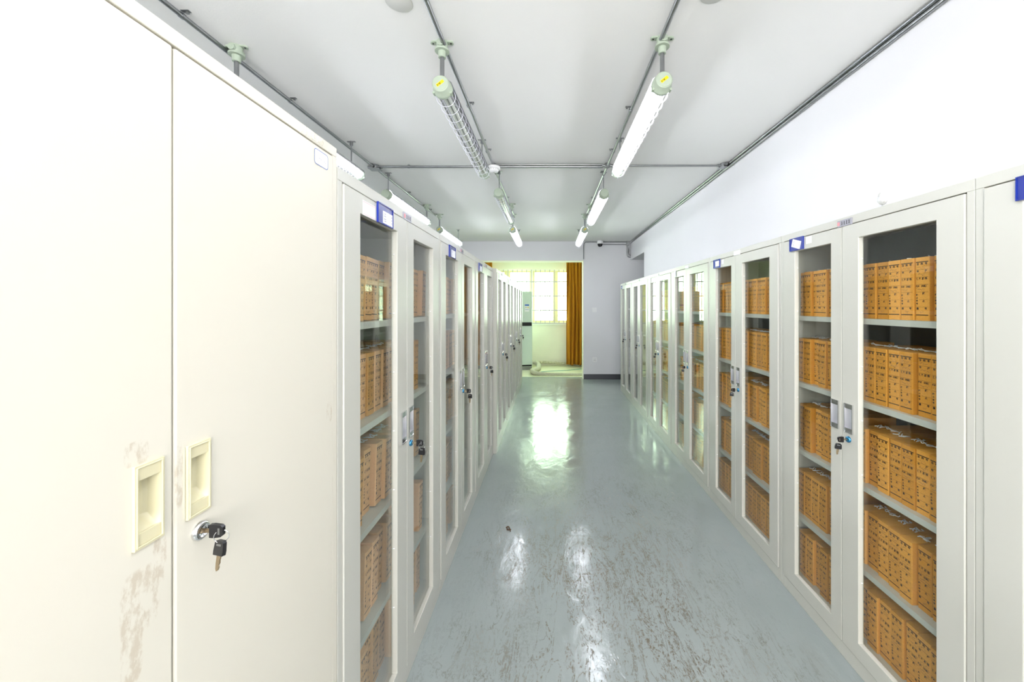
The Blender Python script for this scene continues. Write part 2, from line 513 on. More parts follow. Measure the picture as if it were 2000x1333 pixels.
sash(-1.43, -1.00, y0 + .005, .05, .10)
sash(-1.02, -.45, y0 + .03, .07, .04)
sash(-.41, .20, y0 + .005, .05, .115)
sash(.14, .55, y0 + .03, .03, .05)
mb = MB(); mb.box((WX0 - .02, WY - .03, WZ0 - .03), (WX1 + .02, WY + .03, WZ0 + .002))
wpart(mb, 'window_sill', MT['winwhite'])
# security bars: one grille on the room side of the glass
mb = MB(); yb = WY - .012
x = -1.447
while x < .56:
    mb.box((x - .009, yb - .005, WZ0 - .005), (x + .009, yb + .005, WZ1 - .01)); x += .1115
for z in (WZ0 + .012, 1.322, 1.665, 2.01):
    mb.box((WX0, yb - .007, z - .013), (WX1, yb + .007, z + .013))
g = mb.build('window_grille', MT['bars']); g.parent = win; g.matrix_parent_inverse = Matrix.Translation((.44, -WY, -WZ0))
g['label'] = 'steel security bars'

# curtains
def curtain(x0, x1, y, z0, z1, folds, amp, label, seed):
    rnd = random.Random(seed)
    n = folds * 12
    ph = [rnd.uniform(-.5, .5) for _ in range(folds + 2)]
    mb = MB(); vs = []; rows = 14
    for r in range(rows + 1):
        z = z0 + (z1 - z0) * r / rows
        sq = 1 + .03 * math.sin(r * .5)
        for i in range(n + 1):
            u = i / n
            k = u * folds
            a = amp * (1 + .45 * math.sin(seed + int(k) * 2.3)) * (1.1 - .35 * r / rows)
            yy = y + a * math.sin(2 * math.pi * (k + .12 * math.sin(r * .35 + k)))
            xx = x0 + (x1 - x0) * u + .35 * amp * math.sin(4 * math.pi * k + ph[int(k)]) * sq
            vs.append((xx, yy, z + (.012 * math.sin(k * 3) if r == 0 else 0)))
    fs = [(r * (n + 1) + i, r * (n + 1) + i + 1, (r + 1) * (n + 1) + i + 1, (r + 1) * (n + 1) + i) for r in range(rows) for i in range(n)]
    mb.add(vs, fs, 0, True)
    o = mb.build('curtain', MT['curtain'])
    md = o.modifiers.new('solid', 'SOLIDIFY'); md.thickness = .003
    tag(o, label, 'curtain')
    return o
curtain(.40, .98, 8.96, .05, 2.56, 7, .058, 'long mustard curtain hanging at the window beside the white pier', 3)
curtain(-1.98, -1.34, 8.98, .05, 2.56, 6, .04, 'mustard curtain whose top shows over the row of cabinets, at the other window end', 5)
mb = MB(); mb.tube([(-2.29, 8.98, 2.60), (1.24, 8.98, 2.60)], .014, 10)
# (the rod itself is hidden by the beam)
tag(mb.build('trim_curtain_rail', MT['winwhite']), kind='structure')

# ------------------------------------------------------------------ cabinets
def ring(mb, ya, yb, za, zb, ia, ib, ja, jb, d0, d1, s, mi=0):
    """door frame: outer rectangle ya..yb, za..zb, opening ia..ib, ja..jb, from depth d0 to d1"""
    o = [(ya, za), (yb, za), (yb, zb), (ya, zb)]; i = [(ia, ja), (ib, ja), (ib, jb), (ia, jb)]
    vs = [(s * d0, y, z) for y, z in o] + [(s * d0, y, z) for y, z in i] + [(s * d1, y, z) for y, z in o] + [(s * d1, y, z) for y, z in i]
    fs = []
    for k in range(4):
        l = (k + 1) % 4
        fs += [(k, l, 4 + l, 4 + k), (8 + k, 12 + k, 12 + l, 8 + l), (k, 8 + k, 8 + l, l), (4 + k, 4 + l, 12 + l, 12 + k)]
    mb.add(vs, fs, mi)

def sbox(mb, s, d0, y0, z0, d1, y1, z1, mi=0):
    a, b = sorted((s * d0, s * d1))
    mb.box((a, y0, z0), (b, y1, z1), mi)

def pull(mb, s, yc, zc, w_, h, out, deep=None):
    """recessed pull: raised rim, sloping ends, hollow in the middle"""
    ya, yb, za, zb = yc - w_ / 2, yc + w_ / 2, zc - h / 2, zc + h / 2
    r = .004 if deep else .0022
    ring(mb, ya, yb, za, zb, ya + r, yb - r, za + r, zb - r, -out, 0.0, s, 0)
    e = .017
    sbox(mb, s, -out * .75, ya + r, zb - r - e, 0, yb - r, zb - r, 2)
    sbox(mb, s, -out * .75, ya + r, za + r, 0, yb - r, za + r + e, 2)
    # curved hollow
    n = 8; vs = []
    for k in range(n + 1):
        u = k / n
        yy = ya + r + (yb - ya - 2 * r) * u
        d = -out * .8 + ((out * .72) if deep is None else deep) * min(1, 1.15 * math.sin(math.pi * u) ** .35)
        dt = d if deep is None else -out * .75 + (d + out * .75) * .15
        vs += [(s * dt, yy, za + r + e), (s * d, yy, za + r + e + (.016 if deep else .0)), (s * d, yy, zb - r - e)]
        if deep: vs[-1] = (s * d, yy, zb - r - e + .004)
    mb.add(vs, [(3 * k + q, 3 * k + q + 1, 3 * k + q + 4, 3 * k + q + 3) for k in range(n) for q in (0, 1)], 1, True)

SHELVES = [1.388, 1.06, .73, .40]
FLOORZ = .098
def glass_cabinet(s, W, offs, loc, label, D=.36, T=1.80, tagspec=None, plate='foil', shelves=True, group=None, stickers=()):
    """s=+1: behind the front plane lies +X; s=-1: -X. offs = glass a..b, split c, glass d..e"""
    a, b, c, d, e = offs
    root = empty('glass_cabinet', loc)
    tag(root, label, 'cabinet', group)
    th = .0012; st = .022
    mb = MB()
    for y0, y1 in ((0.0008, st), (W - st, W - .0008)):      # hollow side panels with folded fronts
        sbox(mb, s, 0, y0, 0, D, y1, T - .033)
    sbox(mb, s, 0, .0008, T - .033, D, W - .0008, T)
    sbox(mb, s, .004, st, 0, D - .004, W - st, FLOORZ)
    sbox(mb, s, .0, st, 0, .004, W - st, .058)
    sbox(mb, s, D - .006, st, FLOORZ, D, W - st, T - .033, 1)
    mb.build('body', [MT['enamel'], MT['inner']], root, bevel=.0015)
    if shelves:
        for z in SHELVES:
            mb = MB()
            sbox(mb, s, .034, st + .003, z - .022, .037, W - st - .003, z)
            sbox(mb, s, .037, st + .003, z - .003, D - .008, W - st - .003, z)
            sbox(mb, s, .037, st + .003, z - .022, .045, W - st - .003, z - .020)
            mb.build('shelf', MT['enamel'], root)
    doors = []
    for k, (ya, yb, ga, gb) in enumerate(((st + .002, c - .0015, a, b), (c + .0015, W - st - .002, d, e))):
        mb = MB()
        za, zb, gz0, gz1 = .062, T - .037, .125, 1.705
        ring(mb, ya, yb, za, zb, ga, gb, gz0, gz1, -.004, .018, s)
        for z in (1.62, 1.41, 1.20, .99, .78, .57, .36):
            sbox(mb, s, .0045, gb - .0045, z, .012, gb - .0005, z + .004, 1)
        dr = mb.build('door', [MT['enamel'], MT['whiteplastic']], root, bevel=.002)
        mb = MB(); sbox(mb, s, .0125, ga + .001, gz0 + .001, .0165, gb - .001, gz1 - .001)
        mb.build('glass_pane', MT['glass'], dr)
        mb = MB(); hy = c - .040 if k == 0 else c + .034
        pull(mb, s, hy, .987, .043, .117, .006)
        h = mb.build('handle', [MT['chrome'], MT['brushed'], MT['chrome']], dr, loc=(-s * .004, 0, 0))
        h['label'] = 'chrome recessed handle'
        doors.append(dr)
    # lock sits on the viewer's right-hand door
    lk = doors[0] if s > 0 else doors[1]
    ly = c - .038 if s > 0 else c + .034
    mb = MB(); mb.lathe([(.012, 0), (.012, -.005), (.009, -.008), (.0, -.008)], (0, 0, 0), 'x', 20)
    for i, v in enumerate(mb.v): mb.v[i] = (v[0] * s, v[1] + ly, v[2] + .903)
    o = mb.build('lock', MT['lockblue'], lk, loc=(-s * .004, 0, 0)); o['label'] = 'round lock with blue film'
    # name plate on the top rail
    if plate:
        mb = MB(); y0, y1 = (c - .052, c + .022) if s > 0 else (c - .035, c + .042)
        z0, z1 = T - .037, T - .010
        sbox(mb, s, -.0055, y0, z0, .0, y1, z1)
        U = (0, -1, 0) if s > 0 else (0, 1, 0)
        if plate == 'foil':
            ym = (y0 + y1) / 2
            rr = random.Random(int(loc[1] * 100))
            sg = -1 if s > 0 else 1
            # worn logo patch and four illegible characters
            sbox(mb, s, -.0058, ym - sg * .030 - .006, z0 + .006, -.005, ym - sg * .030 + .006, z1 - .006, 1)
            for q in range(4):
                yc = ym + sg * (-.012 + .0125 * q)
                for p in range(3):
                    zz = z0 + .007 + p * .0055
                    sbox(mb, s, -.0058, yc - .004 * rr.uniform(.5, 1), zz, -.005, yc + .004 * rr.uniform(.5, 1), zz + .0016, 2)
                sbox(mb, s, -.0058, yc - .0008, z0 + .006, -.005, yc + .0012, z1 - .006, 2)
        o = mb.build('name_plate', [MT['plate'] if plate == 'foil' else MT['paper'], MT['redink'], MT['ink']], root)
        o['label'] = 'small foil maker plate with worn print' if plate == 'foil' else 'small white plate'
    # plastic card holder on the door
    if tagspec:
        y0, y1, z0, z1, tilt, kind = tagspec
        far_door = doors[1] if s > 0 else doors[0]
        mb = MB()
        face = -.004
        if kind == 'blue':
            sbox(mb, s, face - .0045, y0, z0, face, y1, z1, 0)
            ring(mb, y0, y1, z0, z1, y0 + .005, y1 - .002, z0 + .004, z1 - .003, face - .007, face - .0045, s, 0)
        cy, cz = (y0 + y1) / 2, (z0 + z1) / 2
        pw, phh = (y1 - y0) * (.66 if kind == 'blue' else 1), (z1 - z0) * (.62 if kind == 'blue' else 1)
        off = {'blue': (.14 * (y1 - y0) * (1 if s < 0 else -1) * (1 if tilt == 0 else 0), -.12 * (z1 - z0) if s < 0 else .0)}.get(kind, (0, 0))
        Mx = Matrix.Translation((0, cy + off[0], cz + off[1])) @ Matrix.Rotation(tilt, 4, 'X')
        dd = s * (face - .0052)
        pts = [Mx @ Vector((dd, q * pw / 2, r * phh / 2)) for q, r in ((-1, -1), (1, -1), (1, 1), (-1, 1))]
        back = [p + Vector((s * .0006, 0, 0)) for p in pts]
        mb.add(pts + back, [(0, 1, 2, 3), (7, 6, 5, 4), (0, 4, 5, 1), (1, 5, 6, 2), (2, 6, 7, 3), (3, 7, 4, 0)], 1)
        sg = -1 if s > 0 else 1
        for q, r, l in ((-.30, .28, .16), (-.30, .10, .2), (-.30, -.14, .22), (-.28, -.3, .18), (.38, .25, .10), (.38, .0, .12), (.38, -.25, .08)):
            yy = sg * q * pw
            p = [Mx @ Vector((dd - s * .0004, yy + sy * l * pw / 2, r * phh + sz * .0012)) for sy, sz in ((-1, -1), (1, -1), (1, 1), (-1, 1))]
            mb.add(p, [(0, 1, 2, 3)], 2)
        o = mb.build('card_holder', [MT['blue'], MT['paper'], MT['greyink']], far_door)
        o['label'] = 'blue plastic card holder with white card' if kind == 'blue' else 'white card on the door'
    for (y0, y1, z0, z1, kind) in stickers:
        mb = MB(); sbox(mb, s, -.0046, y0, z0, -.0040, y1, z1, 0)
        if kind == 'red':
            for z in (z0 + .003, z1 - .004):
                sbox(mb, s, -.0049, y0 + .001, z, -.0046, y1 - .001, z + .0008, 1)
        else:
            for q in range(3):
                sbox(mb, s, -.0049, y0 + .004, z0 + .006 + q * .007, -.0046, y0 + .012, z0 + .0072 + q * .007, 2)
        o = mb.build('paper_sticker', [MT['paper'], MT['redink'], MT['greyink']], doors[1] if s > 0 else doors[0])
    root['_c'] = c
    return root

RX = 1.203; LX = -.548; FX = -.516
RO = (.105, .403, .487, .548, .787)
LO = (.112, .378, .470, .543, .796)
rstart = [.178, 1.080, 1.982, 2.872, 3.765, 4.66, 5.57]
rend = rstart[1:] + [6.47]
BT_ = (.70, .80, 1.707, 1.768, 0, 'blue')
rights = []
rl = [
 ('pale grey glass cabinet at the right picture edge, only its far end in view', BT_, 'foil', ()),
 ('large pale grey glass cabinet at right with a smoke detector on top', (.72, .82, 1.707, 1.768, .32, 'blue'), 'foil', ((.668, .705, 1.727, 1.760, 'g'),)),
 ('glass cabinet of the right row beyond the detector-topped one, blue tag straight', (.70, .80, 1.707, 1.768, 0, 'blue'), 'white', ((.650, .680, 1.727, 1.758, 'g'),)),
 ('glass cabinet of the right row mirroring the window bars in its near door', (.74, .80, 1.712, 1.765, 0, 'white'), 'white', ()),
 ('glass cabinet of the right row, third from its far end, white card at the top', (.74, .80, 1.712, 1.765, 0, 'white'), 'foil', ()),
 ('glass cabinet of the right row, last but one before the far white pier', None, 'foil', ()),
 ('glass cabinet closing the right row beside the far white pier', (.74, .80, 1.712, 1.765, 0, 'blue'), 'foil', ()),
]
for i, (lab, tg, pl, stk) in enumerate(rl):
    W = rend[i] - rstart[i]
    k = W / .9
    offs = tuple(o * k for o in RO)
    rights.append((glass_cabinet(1, W, offs, (RX, rstart[i], 0), lab, tagspec=tg, plate=pl, stickers=stk, group=None), offs, rstart[i], W))
lefts = []
lstart = [.987, 1.893, 2.797]
lend = lstart[1:] + [3.700]
ll = [
 ('nearest glass cabinet of the left row, beside the tall cream cupboard', (.213, .327, 1.703, 1.768, 0, 'blue'), 'foil', ((.125, .205, 1.705, 1.748, 'red'),)),
 ('second glass cabinet of the left row, blue card holder over its first door', (.165, .295, 1.703, 1.768, 0, 'blue'), 'foil', ()),
 ('third glass cabinet of the left row, just before the row steps forward', (.125, .245, 1.703, 1.768, 0, 'blue'), 'foil', ()),
]
for i, (lab, tg, pl, stk) in enumerate(ll):
    W = lend[i] - lstart[i]
    k = W / .905
    offs = tuple(o * k for o in LO)
    lefts.append((glass_cabinet(-1, W, offs, (LX, lstart[i], 0), lab, D=.40, tagspec=tg, plate=pl, stickers=stk), offs, lstart[i], W))
fars = []
fl = ['first of the four glass cabinets standing forward at the far end of the left row',
      'second of the four forward glass cabinets at the far end of the left row',
      'third of the four forward glass cabinets at the far end of the left row',
      'last glass cabinet of the left row, next to the floor-standing air conditioner']
for i, lab in enumerate(fl):
    W = .858
    y = 3.704 + i * .859
    offs = tuple(o * W / .905 for o in LO)
    fars.append((glass_cabinet(-1, W, offs, (FX, y, 0), lab, D=.40, tagspec=(.14, .20, 1.71, 1.765, 0, 'white') if i < 3 else None, plate='white', shelves=True), offs, y, W))

# tall cream cupboard, nearest on the left
cup = empty('steel_cupboard', (LX, .108, 0))
tag(cup, 'tall cream steel cupboard with two solid doors, filling the left edge', 'cabinet')
CW = .877; CT = 1.844; CSP = .448; st = .020
mb = MB(); s = -1
sbox(mb, s, 0, .0008, 0, .42, st, CT - .024); sbox(mb, s, 0, CW - st, 0, .42, CW - .0008, CT - .024)
sbox(mb, s, 0, .0008, CT - .024, .42, CW - .0008, CT)
sbox(mb, s, .012, st, 0, .415, CW - st, .06); sbox(mb, s, .412, st, .06, .42, CW - st, CT - .024)
sbox(mb, s, .024, st, .06, .03, CW - st, CT - .024, 1)
mb.build('body', [MT['cream_plain'], MT['gap']], cup, bevel=.0015)
mb = MB()
for k, ch in enumerate('JIABAO'):
    put_text(mb, ch, .021, (.0006, .735 + k * .0155, CT - .0125), (0, 1, 0), (0, 0, 1), 0)
o = mb.build('raised_lettering', MT['cream_plain'], cup)
md = o.modifiers.new('solid', 'SOLIDIFY'); md.thickness = .0014; md.offset = 0
for k, (ya, yb) in enumerate(((st + .001, CSP - .0015), (CSP + .0015, CW - st - .001))):
    mb = MB(); hy = (.411, .485)[k]
    ring(mb, ya, yb, .062, CT - .0275, hy - .017, hy + .017, 1.172 - .052, 1.172 + .052, -.001, .022, s)
    dr = mb.build('door', MT['cream'], cup, bevel=.003)
    mb = MB()
    pull(mb, s, hy, 1.172, .0395, .112, .0045, deep=.019)
    r2 = .002
    ring(mb, hy - .0175, hy + .0175, 1.172 - .0535, 1.172 + .0535, hy - .0155, hy + .0155, 1.172 - .0515, 1.172 + .0515, -.0055, -.004, s, 0)
    h = mb.build('handle', [MT['pull'], MT['pull'], MT['pull']], dr, loc=(.001, 0, 0), bevel=.0008)
    h['label'] = 'cream plastic recessed handle'
    if k == 1:
        mb = MB(); mb.lathe([(.0145, 0), (.0145, .003), (.012, .006), (.009, .007), (.009, .004), (.0, .004)], (0, .489, 1.088), 'x', 28)
        o = mb.build('lock', MT['chrome'], dr, loc=(.001, 0, 0)); o['label'] = 'chrome round lock'
        # label with a rounded blue outline
        mb = MB(); y0, y1, z0, z1, r = .779, .833, 1.772, 1.808, .007
        def rr_(y0, y1, z0, z1, r):
            p = []
            for cy, cz, a0 in ((y1 - r, z1 - r, 0), (y0 + r, z1 - r, 90), (y0 + r, z0 + r, 180), (y1 - r, z0 + r, 270)):
                for q in range(7):
                    an = math.radians(a0 + q * 15)
                    p.append((cy + r * math.cos(an), cz + r * math.sin(an)))
            return p
        A = rr_(y0, y1, z0, z1, r); B = rr_(y0 + .0013, y1 - .0013, z0 + .0013, z1 - .0013, r - .001)
        n = len(A)
        mb.add([(.0016, p[0], p[1]) for p in A], [tuple(range(n))], 0)
        mb.add([(.0018, p[0], p[1]) for p in A] + [(.0018, p[0], p[1]) for p in B], [(i, (i + 1) % n, n + (i + 1) % n, n + i) for i in range(n)], 1)
        for q, (yy, zz, l) in enumerate(((.797, .0, .005), (.803, -.001, .004), (.816, -.0015, .003), (.821, -.003, .003))):
            sbox(mb, -1, -.0019, yy, 1.789 + zz, -.0017, yy + l, 1.790 + zz, 2)
        o = mb.build('paper_label', [MT['paper'], MT['blueink'], MT['greyink']], dr)
        o['label'] = 'white label with rounded blue outline'

# ------------------------------------------------------------------ keys
def key_set(s, x, y, z, scale, label, group=None):
    """key in the lock, split ring, second key hanging; s=+1 the lock faces -X"""
    root = empty('key_set', (x, y, z)); tag(root, label, 'keys', group)
    o_ = -s
    k = scale
    def head(mb, M):
        # flat head with a slot, rounded
        pts = [(-.010, 0), (-.0105, .006), (-.009, .018), (-.006, .021), (.006, .021), (.009, .018), (.0105, .006), (.010, 0)]
        n = len(pts); t = .0028
        vs = [M @ Vector((t, p[0] * k, p[1] * k)) for p in pts] + [M @ Vector((-t, p[0] * k, p[1] * k)) for p in pts]
        mb.add(vs, [tuple(range(n)), tuple(range(n, 2 * n))[::-1]] + [(i, (i + 1) % n, n + (i + 1) % n, n + i) for i in range(n)], 0)
        for sg in (1, -1):
            mb.add([M @ Vector((sg * (t + .0002), a * k, b * k)) for a, b in ((-.005, .0135), (.005, .0135), (.005, .0165), (-.005, .0165))], [(0, 1, 2, 3)], 2)
    # inserted key: axis points out of the door
    M1 = Matrix.Rotation(o_ * math.pi / 2, 4, 'Y') @ Matrix.Translation((0, 0, .013 * k)) @ Matrix.Rotation(math.pi / 2, 4, 'Z')
    mb = MB(); head(mb, M1)
    a, b = sorted((0.0, o_ * .013 * k))
    mb.box((a, -.0012, -.003), (b, .0012, .003), 1)
    mb.build('inserted_key', [MT['black'], MT['brass'], MT['galv']], root)
    rc = Vector((o_ * .030 * k, -.004, -.009 * k)); rr = .010 * k
    mb = MB(); mb.tube([(rc.x + rr * math.cos(q) * .9, rr * .35 * math.cos(q), rc.z + rr * math.sin(q)) for q in [2 * math.pi * j / 14 for j in range(14)]], .0007, 5, closed=True)
    mb.build('ring', MT['chrome'], root)
    M2 = Matrix.Translation((rc.x, 0, rc.z - .004 * k)) @ Matrix.Rotation(math.radians(10 * s), 4, 'X') @ Matrix.Rotation(math.radians(72), 4, 'Z') @ Matrix.Rotation(math.pi, 4, 'X')
    mb = MB(); M3 = M2 @ Matrix.Scale(-1, 4, (0, 0, 1)) @ Matrix.Translation((0, 0, -.023 * k))
    head(mb, M3)
    pr = [(-.004, .0), (-.004, -.012), (-.003, -.02), (-.001, -.023), (.002, -.021), (.0035, -.017), (.002, -.014), (.004, -.011), (.003, -.007), (.004, -.004), (.004, 0)]
    n = len(pr)
    vs = [M3 @ Vector((.001, p[0] * k, p[1] * k)) for p in pr] + [M3 @ Vector((-.001, p[0] * k, p[1] * k)) for p in pr]
    mb.add(vs, [tuple(range(n)), tuple(range(n, 2 * n))] + [(i, (i + 1) % n, n + (i + 1) % n, n + i) for i in range(n)], 1)
    mb.build('hanging_key', [MT['black'], MT['brass'], MT['galv']], root)
    return root
key_set(-1, LX + .005, .597, 1.088, 1.0, 'black-headed keys hanging from the lock of the tall cream cupboard')
kl = ['on the first glass cabinet of the left row', 'on the second glass cabinet of the left row', 'on the third glass cabinet of the left row']
for (cb, offs, y, W), t_ in zip(lefts, kl):
    key_set(-1, LX + .012, y + offs[2] + .034, .903, 1.25, 'pair of black-headed keys ' + t_)
for j, (cb, offs, y, W) in enumerate(fars):
    key_set(-1, FX + .012, y + offs[2] + .034, .903, 1.25, 'pair of dark keys on the %s of the four forward cabinets at far left' % ('first', 'second', 'third', 'last')[j])
kr = ['on the large right cabinet topped by a smoke detector', 'on the second whole cabinet of the right row', 'on the right cabinet that mirrors the barred window',
      'on the third right cabinet counted from the far end', 'on the last but one cabinet of the right row', 'on the farthest cabinet of the right row']
for (cb, offs, y, W), t_ in zip(rights[1:], kr):
    key_set(1, RX - .012, y + offs[2] - .038, .903, 1.1, 'pair of black-headed keys ' + t_)

# ------------------------------------------------------------------ archive boxes
BXW, BXH, BXD = .0485, .215, .26
def box_mesh(name, s, seed, kraft):
    """spine at x=0 facing the aisle; y from 0 to BXW; drawn form and captions on the spine"""
    rnd = random.Random(seed)
    mb = MB()
    ch = .0022                                # soft folded edges
    pr = [(0, ch), (0, BXW - ch), (ch, BXW), (BXD, BXW), (BXD, 0), (ch, 0)]
    for z0_, z1_, g_ in ((0, BXH - .0135, 0), (BXH - .0135, BXH, .0006)):
        vs_ = [(s * (d - (g_ if d < .01 else 0)), y, z) for z in (z0_, z1_) for d, y in pr]
        mb.add(vs_, [tuple(range(6)), tuple(range(6, 12))] + [(i, (i + 1) % 6, 6 + (i + 1) % 6, 6 + i) for i in range(6)], 0)
    sg = -1 if s > 0 else 1                   # reading direction along y
    X = -s * .0003
    ym = BXW / 2
    def line(t0, t1, frac, h, mi=1):
        z = BXH * (1 - frac)
        ya, yb = ym + sg * (t0 - .5) * (BXW - .006), ym + sg * (t1 - .5) * (BXW - .006)
        a, b = min(ya, yb), max(ya, yb)
        xx = X if frac > .07 else X - s * .0006
        mb.add([(xx, a, z - h / 2), (xx, b, z - h / 2), (xx, b, z + h / 2), (xx, a, z + h / 2)], [(0, 1, 2, 3)], mi)
    line(0, 1, .075, .0030); line(0, 1, .912, .0030)
    for f in (.195, .312, .43, .548, .785): line(0, 1, f, .0008)
    line(.25, 1, .668, .0005)
    U, V = (0, sg, 0), (0, 0, 1)
    def T(txt, t, frac, size=.0082, mi=1, st_=.0):
        put_text(mb, txt, size, (X - s * st_, ym + sg * (t - .5) * (BXW - .003), BXH * (1 - frac)), U, V, mi)
    for ch, t in zip('全宗号', (.18, .48, .80)): T(ch, t, .107)
    for ch, t in zip('年度', (.18, .80)): T(ch, t, .222)
    for ch, t in zip('保管期限', (.16, .36, .58, .80)): T(ch, t, .340)
    T('机构（问题）', .48, .458, .0070)
    for k, ch in enumerate('起止件号'): T(ch, .12, .595 + k * .046, .0066)
    T('起', .62, .575); T('止', .62, .692)
    for ch, t in zip('盒号', (.16, .78)): T(ch, t, .812)
    # handwriting: loose strokes in some rows
    def scribble(frac, t0, t1):
        t = t0
        while t < t1:
            p0 = (ym + sg * (t - .5) * BXW, BXH * (1 - frac) + rnd.uniform(-.003, .003))
            p1 = (p0[0] + sg * rnd.uniform(.001, .005), p0[1] + rnd.uniform(-.005, .005))
            dx, dz = p1[0] - p0[0], p1[1] - p0[1]; l = math.hypot(dx, dz) + 1e-6
            nx, nz = -dz / l * .0004, dx / l * .0004
            mb.add([(X, p0[0] + nx, p0[1] + nz), (X, p0[0] - nx, p0[1] - nz), (X, p1[0] - nx, p1[1] - nz), (X, p1[0] + nx, p1[1] + nz)], [(0, 1, 2, 3)], 2)
            t += rnd.uniform(.03, .07)
    scribble(.155, .15, rnd.uniform(.5, .9)); scribble(.505, .1, rnd.uniform(.4, .95)); scribble(.86, .35, .6)
    if rnd.random() < .6: scribble(.27, .2, .8)
    if rnd.random() < .5: scribble(.385, .2, .8)
    return mb.mesh(name, [MT[kraft], MT['ink'], MT['pen']])

def tie_mesh(s, seed):
    rnd = random.Random(seed); mb = MB()
    d0 = rnd.uniform(.05, .07)
    for q in range(3):
        y = BXW / 2 + rnd.uniform(-.012, .012)
        pts = []
        for k in range(6):
            y += rnd.uniform(-.011, .013)
            y = min(max(y, .003), BXW - .003)
            pts.append((s * (d0 + k * rnd.uniform(.003, .009)), y, BXH + .0025 + abs(rnd.gauss(0, .003))))
        mb.tube(pts, .0017, 5)
    return mb.mesh('string_tie', [MT['tie']])

BM = {}
for s, kr_ in ((1, 'kraft_r'), (-1, 'kraft_l')):
    BM[s] = ([box_mesh('archive_box', s, 10 + k, kr_) for k in range(4)], [tie_mesh(s, 30 + k) for k in range(4)])

ORD = ['first', 'second', 'third', 'fourth', 'fifth', 'sixth', 'seventh', 'eighth', 'ninth', 'tenth', 'eleventh', 'twelfth']
SH = ['top shelf', 'second shelf down', 'middle shelf', 'fourth shelf down', 'cabinet floor']
RB = random.Random(77)
NBOX = [0]
def fill(cab, s, plane, D, names, skip=lambda sh, k: False, style='r', dmax=9):
    root, offs, y0, W = cab
    st = .024
    a, b, c, d, e = offs
    cx = plane + s * .052
    seen = {}
    for sh, z in enumerate(SHELVES + [FLOORZ]):
        y = st + .004 + RB.uniform(0, .01)
        k = 0
        while y + BXW < W - st - .004:
            step = BXW + (RB.choice((.0020, .0025, .0030, .005)) if style == 'r' else RB.choice((.004, .008, .014, .017)))
            if k == 0: lean = 0 if style == 'r' else RB.choice((-1.2, -2.4, -3.4, -2.8, -.8))
            tilt = lean
            dep = (k % 2) * .003 + RB.choice((0, .002, .004, .007, .012, .016)) if style == 'r' else RB.uniform(0, .030)
            Y = y0 + y
            # what the camera sees through the two panes
            vis = None
            xs = abs(cx) + dep
            for yy in (Y - .006, Y, Y + BXW / 2, Y + BXW, Y + BXW + .004):
                q = yy * abs(plane) / xs - y0
                if a < q < b: vis = 0
                elif d < q < e: vis = 1 if vis is None else vis
            if s > 0 and (Y + BXW) / xs < F / 926.5: vis = None
            ztop = z + BXH
            if (CZ - ztop) * F / Y > 740: vis = None
            if vis is not None and not skip(sh, k):
                seen.setdefault((vis, sh), []).append((Y, z, tilt, dep))
            y += step; k += 1
            if style == 'l' and RB.random() < .05: y += .03
    for (vis, sh), rows in sorted(seen.items()):
        # count from left to right in the picture
        rows.sort(key=lambda r: -r[0] if s > 0 else r[0])
        for i, (Y, z, tilt, dep) in enumerate(rows):
            me = RB.randrange(4)
            o = bpy.data.objects.new('archive_box', BM[s][0][me]); C.objects.link(o)
            tr = math.radians(tilt)
            # lean about the lower edge so that the foot stays on the shelf
            o.location = (plane + s * (.052 + dep), Y, z + (BXW * math.sin(-tr) if tr < 0 else 0) + .0004)
            o.rotation_euler = (-0 + (tr if tr > 0 else tr), 0, math.radians(RB.uniform(-.25, .25)))
            if tr > 0: o.location.z += .0004
            tag(o, 'kraft file box, %s from left, %s, %s door, %s' % (ORD[min(i, 11)], SH[sh], names[vis], names[2]), 'file box', 'kraft file boxes in %s' % names[2])
            t = bpy.data.objects.new('string_tie', BM[s][1][RB.randrange(4)]); C.objects.link(t); t.parent = o
            NBOX[0] += 1
fill(rights[0], 1, RX, .36, ('right', 'left', 'the edge cabinet'))
fill(rights[1], 1, RX, .36, ('right', 'left', 'detector-topped cabinet'))
fill(rights[2], 1, RX, .36, ('right', 'left', 'straight-tagged right cabinet'))
fill(rights[3], 1, RX, .36, ('right', 'left', 'window-mirroring right cabinet'))
fill(rights[4], 1, RX, .36, ('right', 'left', 'fifth right cabinet'))
fill(lefts[0], -1, LX, .40, ('left', 'right', 'first left glass cabinet'), style='l', skip=lambda sh, k: k >= 13 and sh in (2, 3))
fill(lefts[1], -1, LX, .40, ('left', 'right', 'second left glass cabinet'), style='l', skip=lambda sh, k: k >= 8 and sh in (3, 4))
fill(lefts[2], -1, LX, .40, ('left', 'right', 'third left glass cabinet'), style='l', skip=lambda sh, k: k >= 7)
print('boxes', NBOX[0])

